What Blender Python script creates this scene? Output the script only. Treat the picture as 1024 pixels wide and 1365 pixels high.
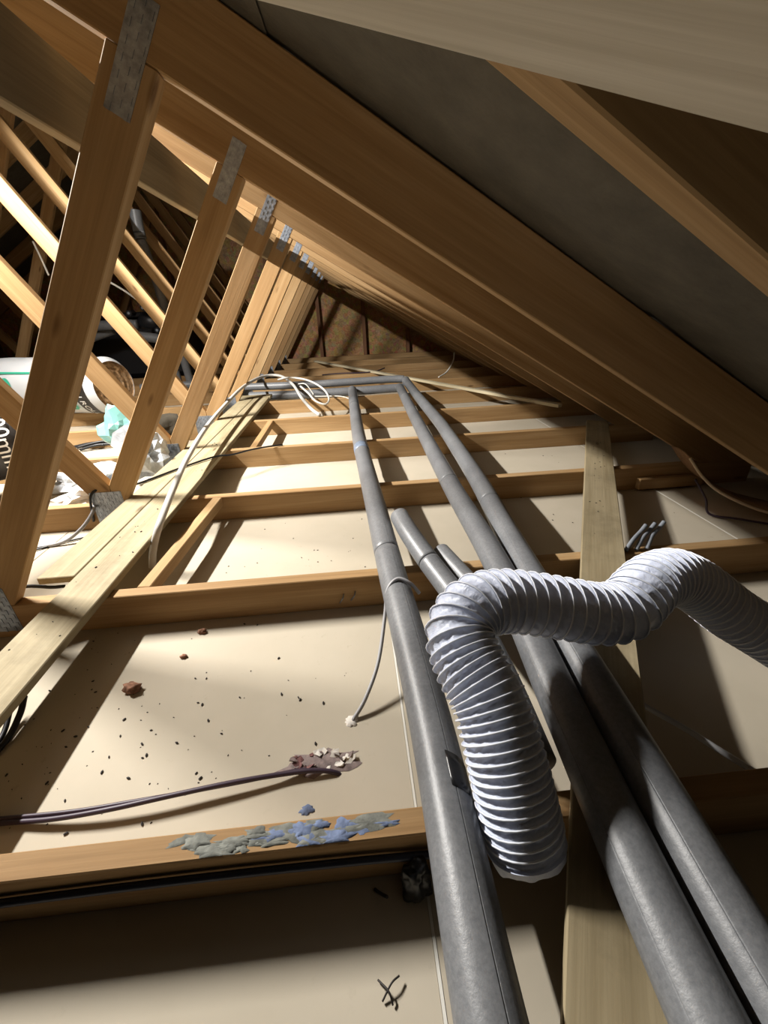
import bpy, bmesh, math, random
from mathutils import Vector, Matrix, Quaternion, noise as mnoise

for o in list(bpy.data.objects):
    bpy.data.objects.remove(o)
S = bpy.context.scene
COL = S.collection
rng = random.Random(7)

# ------------------------------------------------------------------ camera
# world: x along the joists (right), y along the loft, z = 0 on top of the joists; metres
CAM = Vector((0.0, 0.296, 0.6335)); YAW, PITCH, ROLL, FPX = -0.0600, -0.4612, -0.0476, 557.0
cy_, sy_, cp_, sp_, cr_, sr_ = (math.cos(YAW), math.sin(YAW), math.cos(PITCH), math.sin(PITCH), math.cos(ROLL), math.sin(ROLL))
fw = Vector((-sy_ * cp_, cy_ * cp_, sp_)); rt0 = Vector((cy_, sy_, 0)); up0 = rt0.cross(fw)
rt = cr_ * rt0 + sr_ * up0; up = -sr_ * rt0 + cr_ * up0
cd = bpy.data.cameras.new('camera'); cam = bpy.data.objects.new('camera', cd); COL.objects.link(cam)
cam.matrix_world = Matrix(((rt.x, up.x, -fw.x, CAM.x), (rt.y, up.y, -fw.y, CAM.y), (rt.z, up.z, -fw.z, CAM.z), (0, 0, 0, 1)))
cd.sensor_fit = 'VERTICAL'; cd.sensor_height = 36; cd.sensor_width = 27
cd.lens = FPX / 1365 * 36; cd.clip_start = 0.01
S.camera = cam

# ------------------------------------------------------------------ world, lights, exposure
w = bpy.data.worlds.new('loft_dark'); S.world = w; w.use_nodes = True
w.node_tree.nodes['Background'].inputs[0].default_value = (0.55, 0.62, 0.75, 1)
w.node_tree.nodes['Background'].inputs[1].default_value = 0.002
# batten lamp hung under the ridge between the third and fourth truss (left of the frame)
ld = bpy.data.lights.new('ridge_batten_lamp', 'AREA'); ld.shape = 'RECTANGLE'; ld.size = 0.05; ld.size_y = 0.7
ld.energy = 135; ld.color = (1.0, 0.965, 0.91)
lo = bpy.data.objects.new('ridge_batten_lamp', ld); COL.objects.link(lo)
lo.location = (-1.84, 2.20, 1.72)
lo.rotation_euler = (0, -0.55, 0)
S.view_settings.view_transform = 'Standard'; S.view_settings.look = 'None'
S.view_settings.exposure = 0.68; S.view_settings.gamma = 1.0; S.view_settings.use_curve_mapping = False

# ------------------------------------------------------------------ materials
def new_mat(name):
    m = bpy.data.materials.new(name); m.use_nodes = True
    nt = m.node_tree; nt.nodes.clear()
    out = nt.nodes.new('ShaderNodeOutputMaterial'); b = nt.nodes.new('ShaderNodeBsdfPrincipled')
    nt.links.new(b.outputs[0], out.inputs[0])
    return m, nt, b
def N(nt, t, **kw):
    n = nt.nodes.new(t)
    for k, v in kw.items():
        if k in n.inputs: n.inputs[k].default_value = v
        else: setattr(n, k, v)
    return n
def ramp(nt, fac, stops):
    r = nt.nodes.new('ShaderNodeValToRGB'); e = r.color_ramp.elements
    while len(e) < len(stops): e.new(0.5)
    for i, (p, c) in enumerate(stops):
        e[i].position = p; e[i].color = (*c, 1) if len(c) == 3 else c
    nt.links.new(fac, r.inputs[0]); return r
def coords(nt, scale, rand=True):
    tc = nt.nodes.new('ShaderNodeTexCoord'); src = tc.outputs['Object']
    if rand:
        oi = nt.nodes.new('ShaderNodeObjectInfo')
        mul = N(nt, 'ShaderNodeVectorMath', operation='SCALE'); mul.inputs[0].default_value = (31.0, 17.0, 23.0)
        nt.links.new(oi.outputs['Random'], mul.inputs['Scale'])
        add = N(nt, 'ShaderNodeVectorMath', operation='ADD')
        nt.links.new(src, add.inputs[0]); nt.links.new(mul.outputs[0], add.inputs[1]); src = add.outputs[0]
    mp = nt.nodes.new('ShaderNodeMapping'); mp.inputs['Scale'].default_value = scale
    nt.links.new(src, mp.inputs['Vector']); return mp.outputs[0]
def mixc(nt, fac, a, b, mode='MIX'):
    n = nt.nodes.new('ShaderNodeMix'); n.data_type = 'RGBA'; n.blend_type = mode
    for i, v in ((0, fac), (6, a), (7, b)):
        if hasattr(v, 'links'): nt.links.new(v, n.inputs[i])
        elif i == 0: n.inputs[0].default_value = v
        else: n.inputs[i].default_value = (*v, 1)
    return n.outputs[2]
def bump(nt, b, h, strength, dist=0.002):
    n = nt.nodes.new('ShaderNodeBump'); n.inputs['Strength'].default_value = strength; n.inputs['Distance'].default_value = dist
    nt.links.new(h, n.inputs['Height']); nt.links.new(n.outputs[0], b.inputs['Normal'])

def wood(name, dark, mid, light, rough=0.75, knots=True, dirt=0.0):
    m, nt, b = new_mat(name)
    v1 = coords(nt, (1.1, 20, 20)); n1 = N(nt, 'ShaderNodeTexNoise', Scale=1.0, Detail=5.0, Roughness=0.55, Distortion=0.6); nt.links.new(v1, n1.inputs['Vector'])
    v2 = coords(nt, (5, 190, 190)); n2 = N(nt, 'ShaderNodeTexNoise', Scale=1.0, Detail=3.0); nt.links.new(v2, n2.inputs['Vector'])
    c = ramp(nt, n1.outputs[0], [(0.28, dark), (0.5, mid), (0.72, light)]).outputs[0]
    f = ramp(nt, n2.outputs[0], [(0.3, (0.80, 0.78, 0.74)), (0.7, (1.05, 1.05, 1.05))]).outputs[0]
    c = mixc(nt, 0.7, c, f, 'MULTIPLY')
    if knots:
        v3 = coords(nt, (2.6, 9, 9)); vo = N(nt, 'ShaderNodeTexVoronoi', Scale=1.0, Randomness=1.0); nt.links.new(v3, vo.inputs['Vector'])
        k = ramp(nt, vo.outputs['Distance'], [(0.035, (0.8, 0.8, 0.8)), (0.095, (0, 0, 0))]).outputs[0]
        c = mixc(nt, k, c, (dark[0] * 0.38, dark[1] * 0.30, dark[2] * 0.25))
    if dirt:
        v4 = coords(nt, (6, 6, 6)); n4 = N(nt, 'ShaderNodeTexNoise', Scale=1.0, Detail=8.0, Roughness=0.7); nt.links.new(v4, n4.inputs['Vector'])
        d = ramp(nt, n4.outputs[0], [(0.5, (0, 0, 0)), (0.75, (dirt, dirt, dirt))]).outputs[0]
        c = mixc(nt, d, c, (dark[0] * 0.45, dark[1] * 0.45, dark[2] * 0.45))
    oi = nt.nodes.new('ShaderNodeObjectInfo'); tone = ramp(nt, oi.outputs['Random'], [(0.0, (0.84, 0.80, 0.76)), (0.5, (0.98, 0.97, 0.95)), (1.0, (1.08, 1.09, 1.10))]).outputs[0]
    c = mixc(nt, 1.0, c, tone, 'MULTIPLY')
    nt.links.new(c, b.inputs['Base Color']); b.inputs['Roughness'].default_value = rough
    b.inputs['Specular IOR Level'].default_value = 0.25
    bump(nt, b, n2.outputs[0], 0.25, 0.0015)
    return m
def plain(name, col, rough=0.6, metallic=0.0, var=0.0, scale=20.0, bmp=0.0, spec=0.4, **kw):
    m, nt, b = new_mat(name)
    v = coords(nt, (scale,) * 3); n = N(nt, 'ShaderNodeTexNoise', Scale=1.0, Detail=5.0, Roughness=0.6); nt.links.new(v, n.inputs['Vector'])
    lo_ = tuple(max(0, x * (1 - var)) for x in col); hi_ = tuple(min(1, x * (1 + var)) for x in col)
    c = ramp(nt, n.outputs[0], [(0.3, lo_), (0.7, hi_)]).outputs[0]
    nt.links.new(c, b.inputs['Base Color']); b.inputs['Roughness'].default_value = rough; b.inputs['Metallic'].default_value = metallic
    b.inputs['Specular IOR Level'].default_value = spec
    for k, x in kw.items(): b.inputs[k.replace('_', ' ')].default_value = x
    if bmp: bump(nt, b, n.outputs[0], bmp, 0.003)
    return m

M = {}
M['pine'] = wood('pine_timber', (0.29, 0.172, 0.074), (0.375, 0.238, 0.112), (0.45, 0.305, 0.16))
M['board'] = wood('weathered_board', (0.25, 0.205, 0.12), (0.34, 0.29, 0.185), (0.42, 0.365, 0.245), dirt=0.5)
M['brace'] = wood('pale_brace', (0.56, 0.52, 0.44), (0.65, 0.61, 0.53), (0.72, 0.68, 0.60), knots=False)
M['oldbind'] = wood('brown_binder', (0.22, 0.17, 0.10), (0.29, 0.225, 0.135), (0.35, 0.28, 0.18))
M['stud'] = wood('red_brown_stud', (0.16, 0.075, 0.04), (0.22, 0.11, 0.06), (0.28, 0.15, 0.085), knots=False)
M['pale'] = wood('pale_lath', (0.45, 0.38, 0.24), (0.54, 0.47, 0.32), (0.62, 0.55, 0.40), knots=False)
# plasterboard back paper
m, nt, b = new_mat('plasterboard_paper'); M['plaster'] = m
v = coords(nt, (2.2, 2.2, 2.2)); n1 = N(nt, 'ShaderNodeTexNoise', Scale=1.0, Detail=6.0, Roughness=0.6); nt.links.new(v, n1.inputs['Vector'])
c = ramp(nt, n1.outputs[0], [(0.3, (0.425, 0.375, 0.29)), (0.7, (0.495, 0.44, 0.35))]).outputs[0]
v = coords(nt, (38, 38, 38)); n2 = N(nt, 'ShaderNodeTexNoise', Scale=1.0, Detail=4.0, Roughness=0.7); nt.links.new(v, n2.inputs['Vector'])
d = ramp(nt, n2.outputs[0], [(0.62, (0, 0, 0)), (0.78, (0.55, 0.55, 0.55))]).outputs[0]
v = coords(nt, (3.1, 3.1, 3.1)); n3 = N(nt, 'ShaderNodeTexNoise', Scale=1.0, Detail=3.0); nt.links.new(v, n3.inputs['Vector'])
d2 = ramp(nt, n3.outputs[0], [(0.45, (0, 0, 0)), (0.65, (1, 1, 1))]).outputs[0]
c = mixc(nt, mixc(nt, 1.0, d, d2, 'MULTIPLY'), c, (0.26, 0.21, 0.15))
nt.links.new(c, b.inputs['Base Color']); b.inputs['Roughness'].default_value = 0.85; b.inputs['Specular IOR Level'].default_value = 0.2
bump(nt, b, n2.outputs[0], 0.08, 0.002)
M['slab'] = plain('void_below', (0.25, 0.22, 0.18), 0.9)
# roofing felt: woven
m, nt, b = new_mat('roof_underlay'); M['felt'] = m
v = coords(nt, (1, 1, 1), False)
wv = N(nt, 'ShaderNodeTexNoise', Scale=140.0, Detail=2.0); nt.links.new(v, wv.inputs['Vector'])
n1 = N(nt, 'ShaderNodeTexNoise', Scale=14.0, Detail=6.0, Roughness=0.65); nt.links.new(v, n1.inputs['Vector'])
c = ramp(nt, n1.outputs[0], [(0.3, (0.06, 0.052, 0.036)), (0.7, (0.11, 0.096, 0.070))]).outputs[0]
c = mixc(nt, 0.25, c, wv.outputs[0], 'MULTIPLY')
nt.links.new(c, b.inputs['Base Color']); b.inputs['Roughness'].default_value = 0.7
bump(nt, b, wv.outputs[0], 0.2, 0.002)
# osb
m, nt, b = new_mat('osb_flakes'); M['osb'] = m
v = coords(nt, (22, 22, 22)); vo = N(nt, 'ShaderNodeTexVoronoi', Scale=1.0, Randomness=1.0); nt.links.new(v, vo.inputs['Vector'])
n1 = N(nt, 'ShaderNodeTexNoise', Scale=2.0, Detail=6.0, Roughness=0.7, Distortion=1.0); nt.links.new(v, n1.inputs['Vector'])
c = ramp(nt, n1.outputs[0], [(0.3, (0.22, 0.12, 0.045)), (0.55, (0.42, 0.26, 0.11)), (0.75, (0.55, 0.38, 0.18))]).outputs[0]
c = mixc(nt, 0.35, c, vo.outputs['Color'], 'SOFT_LIGHT')
nt.links.new(c, b.inputs['Base Color']); b.inputs['Roughness'].default_value = 0.75
# foam sleeve
m, nt, b = new_mat('grey_foam'); M['foam'] = m
v = coords(nt, (160, 160, 160)); n1 = N(nt, 'ShaderNodeTexNoise', Scale=1.0, Detail=3.0, Roughness=0.7); nt.links.new(v, n1.inputs['Vector'])
v = coords(nt, (9, 9, 9)); n2 = N(nt, 'ShaderNodeTexNoise', Scale=1.0, Detail=4.0); nt.links.new(v, n2.inputs['Vector'])
c = ramp(nt, n1.outputs[0], [(0.3, (0.125, 0.13, 0.14)), (0.7, (0.185, 0.19, 0.20))]).outputs[0]
c2 = ramp(nt, n2.outputs[0], [(0.3, (0.85, 0.85, 0.85)), (0.7, (1.1, 1.1, 1.08))]).outputs[0]
nt.links.new(mixc(nt, 1.0, c, c2, 'MULTIPLY'), b.inputs['Base Color']); b.inputs['Roughness'].default_value = 0.42; b.inputs['Specular IOR Level'].default_value = 0.5
bump(nt, b, n1.outputs[0], 0.25, 0.0012)
# duct skin
m, nt, b = new_mat('white_vinyl'); M['duct'] = m
v = coords(nt, (70, 70, 70), False); n1 = N(nt, 'ShaderNodeTexNoise', Scale=1.0, Detail=4.0, Roughness=0.6, Distortion=1.5); nt.links.new(v, n1.inputs['Vector'])
c = ramp(nt, n1.outputs[0], [(0.3, (0.56, 0.61, 0.76)), (0.7, (0.66, 0.71, 0.84))]).outputs[0]
nt.links.new(c, b.inputs['Base Color']); b.inputs['Roughness'].default_value = 0.42; b.inputs['Specular IOR Level'].default_value = 0.45
bump(nt, b, n1.outputs[0], 0.5, 0.003)
M['ductwire'] = plain('white_wire_coat', (0.76, 0.79, 0.86), 0.4)
M['plate'] = plain('galvanised_plate', (0.30, 0.33, 0.38), 0.45, 0.7, 0.35, 60)
M['copper'] = plain('dull_copper', (0.42, 0.20, 0.12), 0.4, 0.9)
M['blacktape'] = plain('black_tape', (0.012, 0.012, 0.013), 0.3, spec=0.5)
M['bluetape'] = plain('blue_grey_tape', (0.16, 0.20, 0.27), 0.4, var=0.2)
M['black'] = plain('black_plastic', (0.012, 0.012, 0.014), 0.4)
M['cabledark'] = plain('dark_purple_cable', (0.045, 0.028, 0.045), 0.45)
M['cableblue'] = plain('blue_black_cable', (0.022, 0.025, 0.045), 0.45)
M['cablegrey'] = plain('grey_cable', (0.33, 0.33, 0.34), 0.45)
M['cablewhite'] = plain('white_cable', (0.74, 0.72, 0.66), 0.4)
M['conduit'] = plain('pale_grey_plastic_pipe', (0.52, 0.51, 0.48), 0.4)
M['smear'] = plain('dried_blue_plaster', (0.14, 0.18, 0.29), 0.85, var=0.35, scale=60, bmp=0.6)
M['smeargrey'] = plain('dried_grey_plaster', (0.16, 0.165, 0.145), 0.85, var=0.45, scale=50, bmp=0.6)
M['dropping'] = plain('dropping', (0.02, 0.016, 0.014), 0.6)
M['torn'] = plain('torn_card', (0.20, 0.095, 0.09), 0.85, var=0.5, scale=60, bmp=0.5)
M['tornpale'] = plain('torn_paper', (0.70, 0.66, 0.60), 0.85, var=0.15, scale=60, bmp=0.4)
M['hole'] = plain('hole_rim', (0.22, 0.17, 0.16), 0.9, var=0.4, scale=80)
M['clump'] = plain('brown_clump', (0.26, 0.13, 0.08), 0.85, var=0.5, scale=80, bmp=0.6)
M['whitewrap'] = plain('white_polythene', (0.62, 0.64, 0.66), 0.35, bmp=0.15, scale=12)
M['greenink'] = plain('green_print', (0.05, 0.42, 0.27), 0.4)
M['blackwrap'] = plain('black_print', (0.02, 0.017, 0.016), 0.4)
M['whiteink'] = plain('white_print', (0.82, 0.81, 0.78), 0.45)
M['wool'] = plain('brown_mineral_wool', (0.30, 0.19, 0.10), 0.95, var=0.55, scale=45, bmp=1.0)
M['aqua'] = plain('aqua_bag', (0.20, 0.45, 0.42), 0.3, bmp=0.4, scale=22, spec=0.6)
M['clear'] = plain('milky_bag', (0.58, 0.62, 0.67), 0.25, var=0.3, scale=26, bmp=0.6, spec=0.7)
M['darkcloth'] = plain('dark_olive_cloth', (0.055, 0.045, 0.03), 0.9, bmp=0.4, scale=30)
M['paper'] = plain('white_scrap', (0.76, 0.77, 0.78), 0.7)
M['greycloth'] = plain('grey_rag', (0.22, 0.24, 0.27), 0.85, bmp=0.5, scale=30)
M['brownpaper'] = plain('brown_lining', (0.28, 0.16, 0.08), 0.8, var=0.3, scale=20)
M['rim'] = plain('pale_rim', (0.62, 0.50, 0.36), 0.7)
M['jointline'] = plain('white_core', (0.66, 0.64, 0.58), 0.8)

# ------------------------------------------------------------------ helpers
def mesh_obj(name, verts, faces, mat, parent=None, loc=(0, 0, 0), smooth=False, rot=None):
    me = bpy.data.meshes.new(name); me.from_pydata([tuple(v) for v in verts], [], faces); me.update()
    if smooth:
        for p in me.polygons: p.use_smooth = True
    return link(name, me, mat, parent, loc, rot)
def link(name, me, mat, parent=None, loc=(0, 0, 0), rot=None):
    if mat is not None and len(me.materials) == 0: me.materials.append(M[mat])
    o = bpy.data.objects.new(name, me); COL.objects.link(o); o.location = loc
    if rot is not None:
        o.rotation_mode = 'QUATERNION'; o.rotation_quaternion = rot
    if parent is not None: o.parent = parent
    return o
def empty(name, loc):
    o = bpy.data.objects.new(name, None); COL.objects.link(o); o.location = loc; o.empty_display_size = 0.05; return o
def tag(o, label, cat=None, group=None, kind=None):
    o['label'] = label
    if cat: o['category'] = cat
    if group: o['group'] = group
    if kind: o['kind'] = kind
    return o
def bm_mesh(name, bm, bevel=0.0):
    if bevel:
        bmesh.ops.bevel(bm, geom=list(bm.edges), offset=bevel, segments=1, affect='EDGES', profile=0.5)
    bmesh.ops.recalc_face_normals(bm, faces=bm.faces)
    me = bpy.data.meshes.new(name); bm.to_mesh(me); bm.free(); return me
def box_bm(lx, ly, lz, bm=None, c=(0, 0, 0)):
    bm = bm or bmesh.new()
    vs = [bm.verts.new((c[0] + sx * lx / 2, c[1] + sy * ly / 2, c[2] + sz * lz / 2)) for sx in (-1, 1) for sy in (-1, 1) for sz in (-1, 1)]
    for f in ((0, 1, 3, 2), (4, 6, 7, 5), (0, 4, 5, 1), (2, 3, 7, 6), (0, 2, 6, 4), (1, 5, 7, 3)):
        bm.faces.new([vs[i] for i in f])
    return bm
def frame_quat(d, upv=Vector((0, 0, 1))):
    x = Vector(d).normalized(); y = upv.cross(x)
    if y.length < 1e-4: y = Vector((0, 1, 0))
    y.normalize(); z = x.cross(y)
    return Matrix((x, y, z)).transposed().to_quaternion()
def timber(name, p0, p1, wid, thk, mat, parent=None, upv=(0, 0, 1), bevel=0.002):
    """a sawn board from p0 to p1 (centre line); wid across, thk along the up vector; local x runs along the grain"""
    p0, p1 = Vector(p0), Vector(p1)
    me = bm_mesh(name, box_bm((p1 - p0).length, wid, thk), bevel)
    return link(name, me, mat, parent, (p0 + p1) / 2, frame_quat(p1 - p0, Vector(upv)))
def prism_beam(name, poly, ang, y0, y1, mat, parent, off=(0, 0, 0), bevel=0.002):
    """polygon in the truss plane (x, z) given thickness y0..y1; local x along direction ang"""
    cx = sum(p[0] for p in poly) / len(poly); cz = sum(p[1] for p in poly) / len(poly)
    ca, sa = math.cos(ang), math.sin(ang); bm = bmesh.new(); A, B = [], []
    for x, z in poly:
        dx, dz = x - cx, z - cz; u, v_ = dx * ca + dz * sa, -dx * sa + dz * ca
        A.append(bm.verts.new((u, (y0 - y1) / 2, v_))); B.append(bm.verts.new((u, (y1 - y0) / 2, v_)))
    n = len(poly); bm.faces.new(A); bm.faces.new(list(reversed(B)))
    for i in range(n): bm.faces.new((A[i], B[i], B[(i + 1) % n], A[(i + 1) % n]))
    me = bm_mesh(name, bm, bevel)
    o = link(name, me, mat, parent, (cx - off[0], (y0 + y1) / 2 - off[1], cz - off[2]))
    o.rotation_euler = (0, -ang, 0)
    return o
def catmull(P, n=12):
    P = [Vector(p) for p in P]; Q = [2 * P[0] - P[1]] + P + [2 * P[-1] - P[-2]]; out = []
    for i in range(1, len(Q) - 2):
        a, b_, c_, d_ = Q[i - 1:i + 3]
        for k in range(n):
            t = k / n
            out.append(0.5 * ((2 * b_) + (c_ - a) * t + (2 * a - 5 * b_ + 4 * c_ - d_) * t * t + (3 * b_ - a - 3 * c_ + d_) * t ** 3))
    out.append(P[-1]); return out
def resample(path, n):
    L = [0]
    for a, b_ in zip(path, path[1:]): L.append(L[-1] + (b_ - a).length)
    out, j = [], 0
    for i in range(n):
        s = L[-1] * i / (n - 1)
        while j < len(L) - 2 and L[j + 1] < s: j += 1
        t = (s - L[j]) / max(1e-9, L[j + 1] - L[j]); out.append(path[j].lerp(path[j + 1], min(1, max(0, t))))
    return out, L[-1]
def frames(path, upv=None):
    """parallel-transported (or up-vector) frames"""
    n = len(path); T = []
    for i in range(n): T.append((path[min(n - 1, i + 1)] - path[max(0, i - 1)]).normalized())
    nrm = Vector((0, 0, 1)) if abs(T[0].z) < 0.9 else Vector((1, 0, 0)); out = []
    for t in T:
        if upv is not None: nrm = Vector(upv)
        nrm = (nrm - t * nrm.dot(t)).normalized(); out.append((t, nrm, t.cross(nrm)))
    return out
def tube_data(path, rad, seg=10, cap=True, upv=None, prof=None):
    F = frames(path, upv); V, Fc = [], []
    prof = prof or [(math.cos(2 * math.pi * k / seg), math.sin(2 * math.pi * k / seg)) for k in range(seg)]
    m_ = len(prof)
    for i, (p, (t, a, b_)) in enumerate(zip(path, F)):
        r = rad(i / (len(path) - 1)) if callable(rad) else rad
        for cx, sx in prof: V.append(p + (b_ * cx + a * sx) * r)
    for i in range(len(path) - 1):
        for k in range(m_):
            k2 = (k + 1) % m_; Fc.append((i * m_ + k, i * m_ + k2, (i + 1) * m_ + k2, (i + 1) * m_ + k))
    if cap:
        Fc.append(tuple(reversed(range(m_)))); Fc.append(tuple(range((len(path) - 1) * m_, len(path) * m_)))
    return V, Fc
def tube(name, pts, rad, mat, parent=None, seg=10, n=10, loc=None, upv=None, prof=None, samples=None):
    path = catmull(pts, n)
    if samples: path, _ = resample(path, samples)
    base = Vector(loc) if loc is not None else Vector((0, 0, 0)); V, Fc = tube_data(path, rad, seg, True, upv, prof)
    return mesh_obj(name, [v_ - base for v_ in V], Fc, mat, parent, base if parent is None else (0, 0, 0), True)
def cable(name, pts, rad, mat, label, group=None, seg=8, n=10):
    o = tube(name, pts, rad, mat, None, seg, n, loc=pts[0]); return tag(o, label, 'cable', group)
def lump(name, c, size, mat, seed=0, amp=0.25, freq=2.0, sub=3, parent=None, flat=0.0, ridged=False, facet=False):
    bm = bmesh.new(); bmesh.ops.create_icosphere(bm, subdivisions=sub, radius=1.0)
    for v_ in bm.verts:
        d = v_.co.normalized(); k = mnoise.fractal(d * freq + Vector((seed * 7.3, seed * 3.1, seed)), 1.0, 2.0, 4)
        if ridged: k = 0.6 - 2.2 * abs(k)
        v_.co = d * (1 + amp * k)
        if v_.co.z < -0.55 - flat: v_.co.z = -0.55 - flat
        v_.co = Vector((v_.co.x * size[0], v_.co.y * size[1], v_.co.z * size[2]))
    zmin = min(v_.co.z for v_ in bm.verts)
    for v_ in bm.verts: v_.co.z -= zmin
    me = bm_mesh(name, bm)
    for p in me.polygons: p.use_smooth = not facet
    return link(name, me, mat, parent, c)
_font_cache = {}
def text_verts(body, size):
    cu = bpy.data.curves.new('lettering', 'FONT'); cu.body = body; cu.size = size; cu.align_x = 'CENTER'; cu.align_y = 'CENTER'; cu.resolution_u = 3
    ob = bpy.data.objects.new('lettering', cu); COL.objects.link(ob); dg = bpy.context.evaluated_depsgraph_get()
    me = ob.evaluated_get(dg).to_mesh(); V = [v_.co.copy() for v_ in me.vertices]; Fc = [tuple(p.vertices) for p in me.polygons]
    ob.evaluated_get(dg).to_mesh_clear(); bpy.data.objects.remove(ob); bpy.data.curves.remove(cu); return V, Fc

# ------------------------------------------------------------------ the setting
JH = 0.097            # joist depth
SL, RB = 0.588, 0.816  # rafter underside: z = RB - SL * x ; ridge at x = XA
XA = -2.13; XL = 2 * XA
YB = 6.74             # gable sheathing
def under(x): return RB - SL * (x if x >= XA else XL - x)
flo = link('floor', bm_mesh('floor', box_bm(7.9, YB + 0.9, 0.05, None, (XA, (YB - 0.7) / 2, -JH - 0.0125 - 0.025))), 'slab')
tag(flo, 'beige plasterboard ceiling of the rooms below seen from the loft', 'floor', kind='structure')
xj = [-6.0, -4.66, -3.48, -2.30, -1.125, 0.052, 1.210, 1.80]; yj = [-0.6, 0.6175, 3.0175, 5.4175, YB]
for i in range(len(xj) - 1):
    for j in range(len(yj) - 1):
        g = 0.0015
        x0, x1, y0, y1 = xj[i] + g, xj[i + 1] - g, yj[j] + g, yj[j + 1] - g
        sh = link('plasterboard_sheet', bm_mesh('plasterboard_sheet', box_bm(x1 - x0, y1 - y0, 0.0125), 0.0012), 'plaster', flo, ((x0 + x1) / 2, (y0 + y1) / 2, -JH - 0.00625))
# white bare core showing as a hairline at the sheet joints
for (x, y0, y1) in ((1.2085, 1.24, 1.80), (1.2085, 2.44, 2.99), (0.052, 0.64, 1.20), (0.052, 0.1, 0.60)):
    link('joint_line', bm_mesh('joint_line', box_bm(0.004, y1 - y0, 0.0012)), 'jointline', flo, (x, (y0 + y1) / 2, -JH + 0.0002))

roof = empty('ceiling', (XA, 3.0, 2.2)); tag(roof, 'dark woven roofing felt lying over the rafters', 'roof', kind='structure')
RH = 0.12; RV = RH * math.sqrt(1 + SL * SL)
def felt_strip(side, s0, s1, k):
    """one course of felt across the slope: horizontal distance s from the ridge, sagging between rafters"""
    V, Fc = [], []; nx = 10; ny = 13 * 6
    for i in range(nx + 1):
        s = s0 + (s1 - s0) * i / nx; x = XA + side * s
        for j in range(ny + 1):
            y = -0.6 + (YB + 0.6) * j / ny; ph = ((y - 0.0175) / 0.6) % 1.0
            sag = 0.030 * math.sin(math.pi * ph) ** 2 * (0.75 + 0.5 * mnoise.noise(Vector((x * 2.2, y * 1.7, 1.0))))
            sag += 0.006 * mnoise.noise(Vector((x * 7, y * 6, 6.0))) * math.sin(math.pi * ph)
            lift = 0.002 + 0.012 * (i / nx) * 0 + 0.004 * (1 - i / nx)
            V.append((x - roof.location.x, y - roof.location.y, RB - SL * (XA + s) + RV + lift - sag - roof.location.z))
    for i in range(nx):
        for j in range(ny):
            a = i * (ny + 1) + j; Fc.append((a, a + 1, a + ny + 2, a + ny + 1))
    o = mesh_obj('felt_strip', V, Fc, 'felt', roof, smooth=True)
    return o
edges = [0, 0.72, 1.36, 2.0, 2.70, 3.40, 4.0]
for side in (1, -1):
    for k in range(len(edges) - 1): felt_strip(side, edges[k], edges[k + 1] + 0.04, k)

gab = empty('wall_back', (XA, YB, 0)); tag(gab, 'brown sheathing board gable wall with dark studs at far end', 'wall', kind='structure')
sx = [-0.39 + 0.615 * i for i in range(-9, 4)]
def roofz(x): return under(x) + RV - 0.005
for a, b_ in zip(sx, sx[1:]):
    xs = [a, b_] if not (a < XA < b_) else [a, XA, b_]
    top = [(x, max(-0.09, roofz(x))) for x in xs]
    if max(t[1] for t in top) <= 0: continue
    poly = [(a + 0.002, -0.097), (b_ - 0.002, -0.097)] + [(min(max(x, a + 0.002), b_ - 0.002), z) for x, z in reversed(top)]
    prism_beam('sheathing_panel', poly, 0, YB, YB + 0.012, 'osb', gab, (XA, YB, 0), 0)
for x in sx:
    zt = roofz(x) - 0.03
    if zt > 0.1:
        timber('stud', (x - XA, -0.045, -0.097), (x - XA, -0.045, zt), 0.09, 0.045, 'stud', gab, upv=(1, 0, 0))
timber('bottom_rail', (-3.4, -0.045, -0.075), (3.4, -0.045, -0.075), 0.088, 0.044, 'pine', gab)

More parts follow.
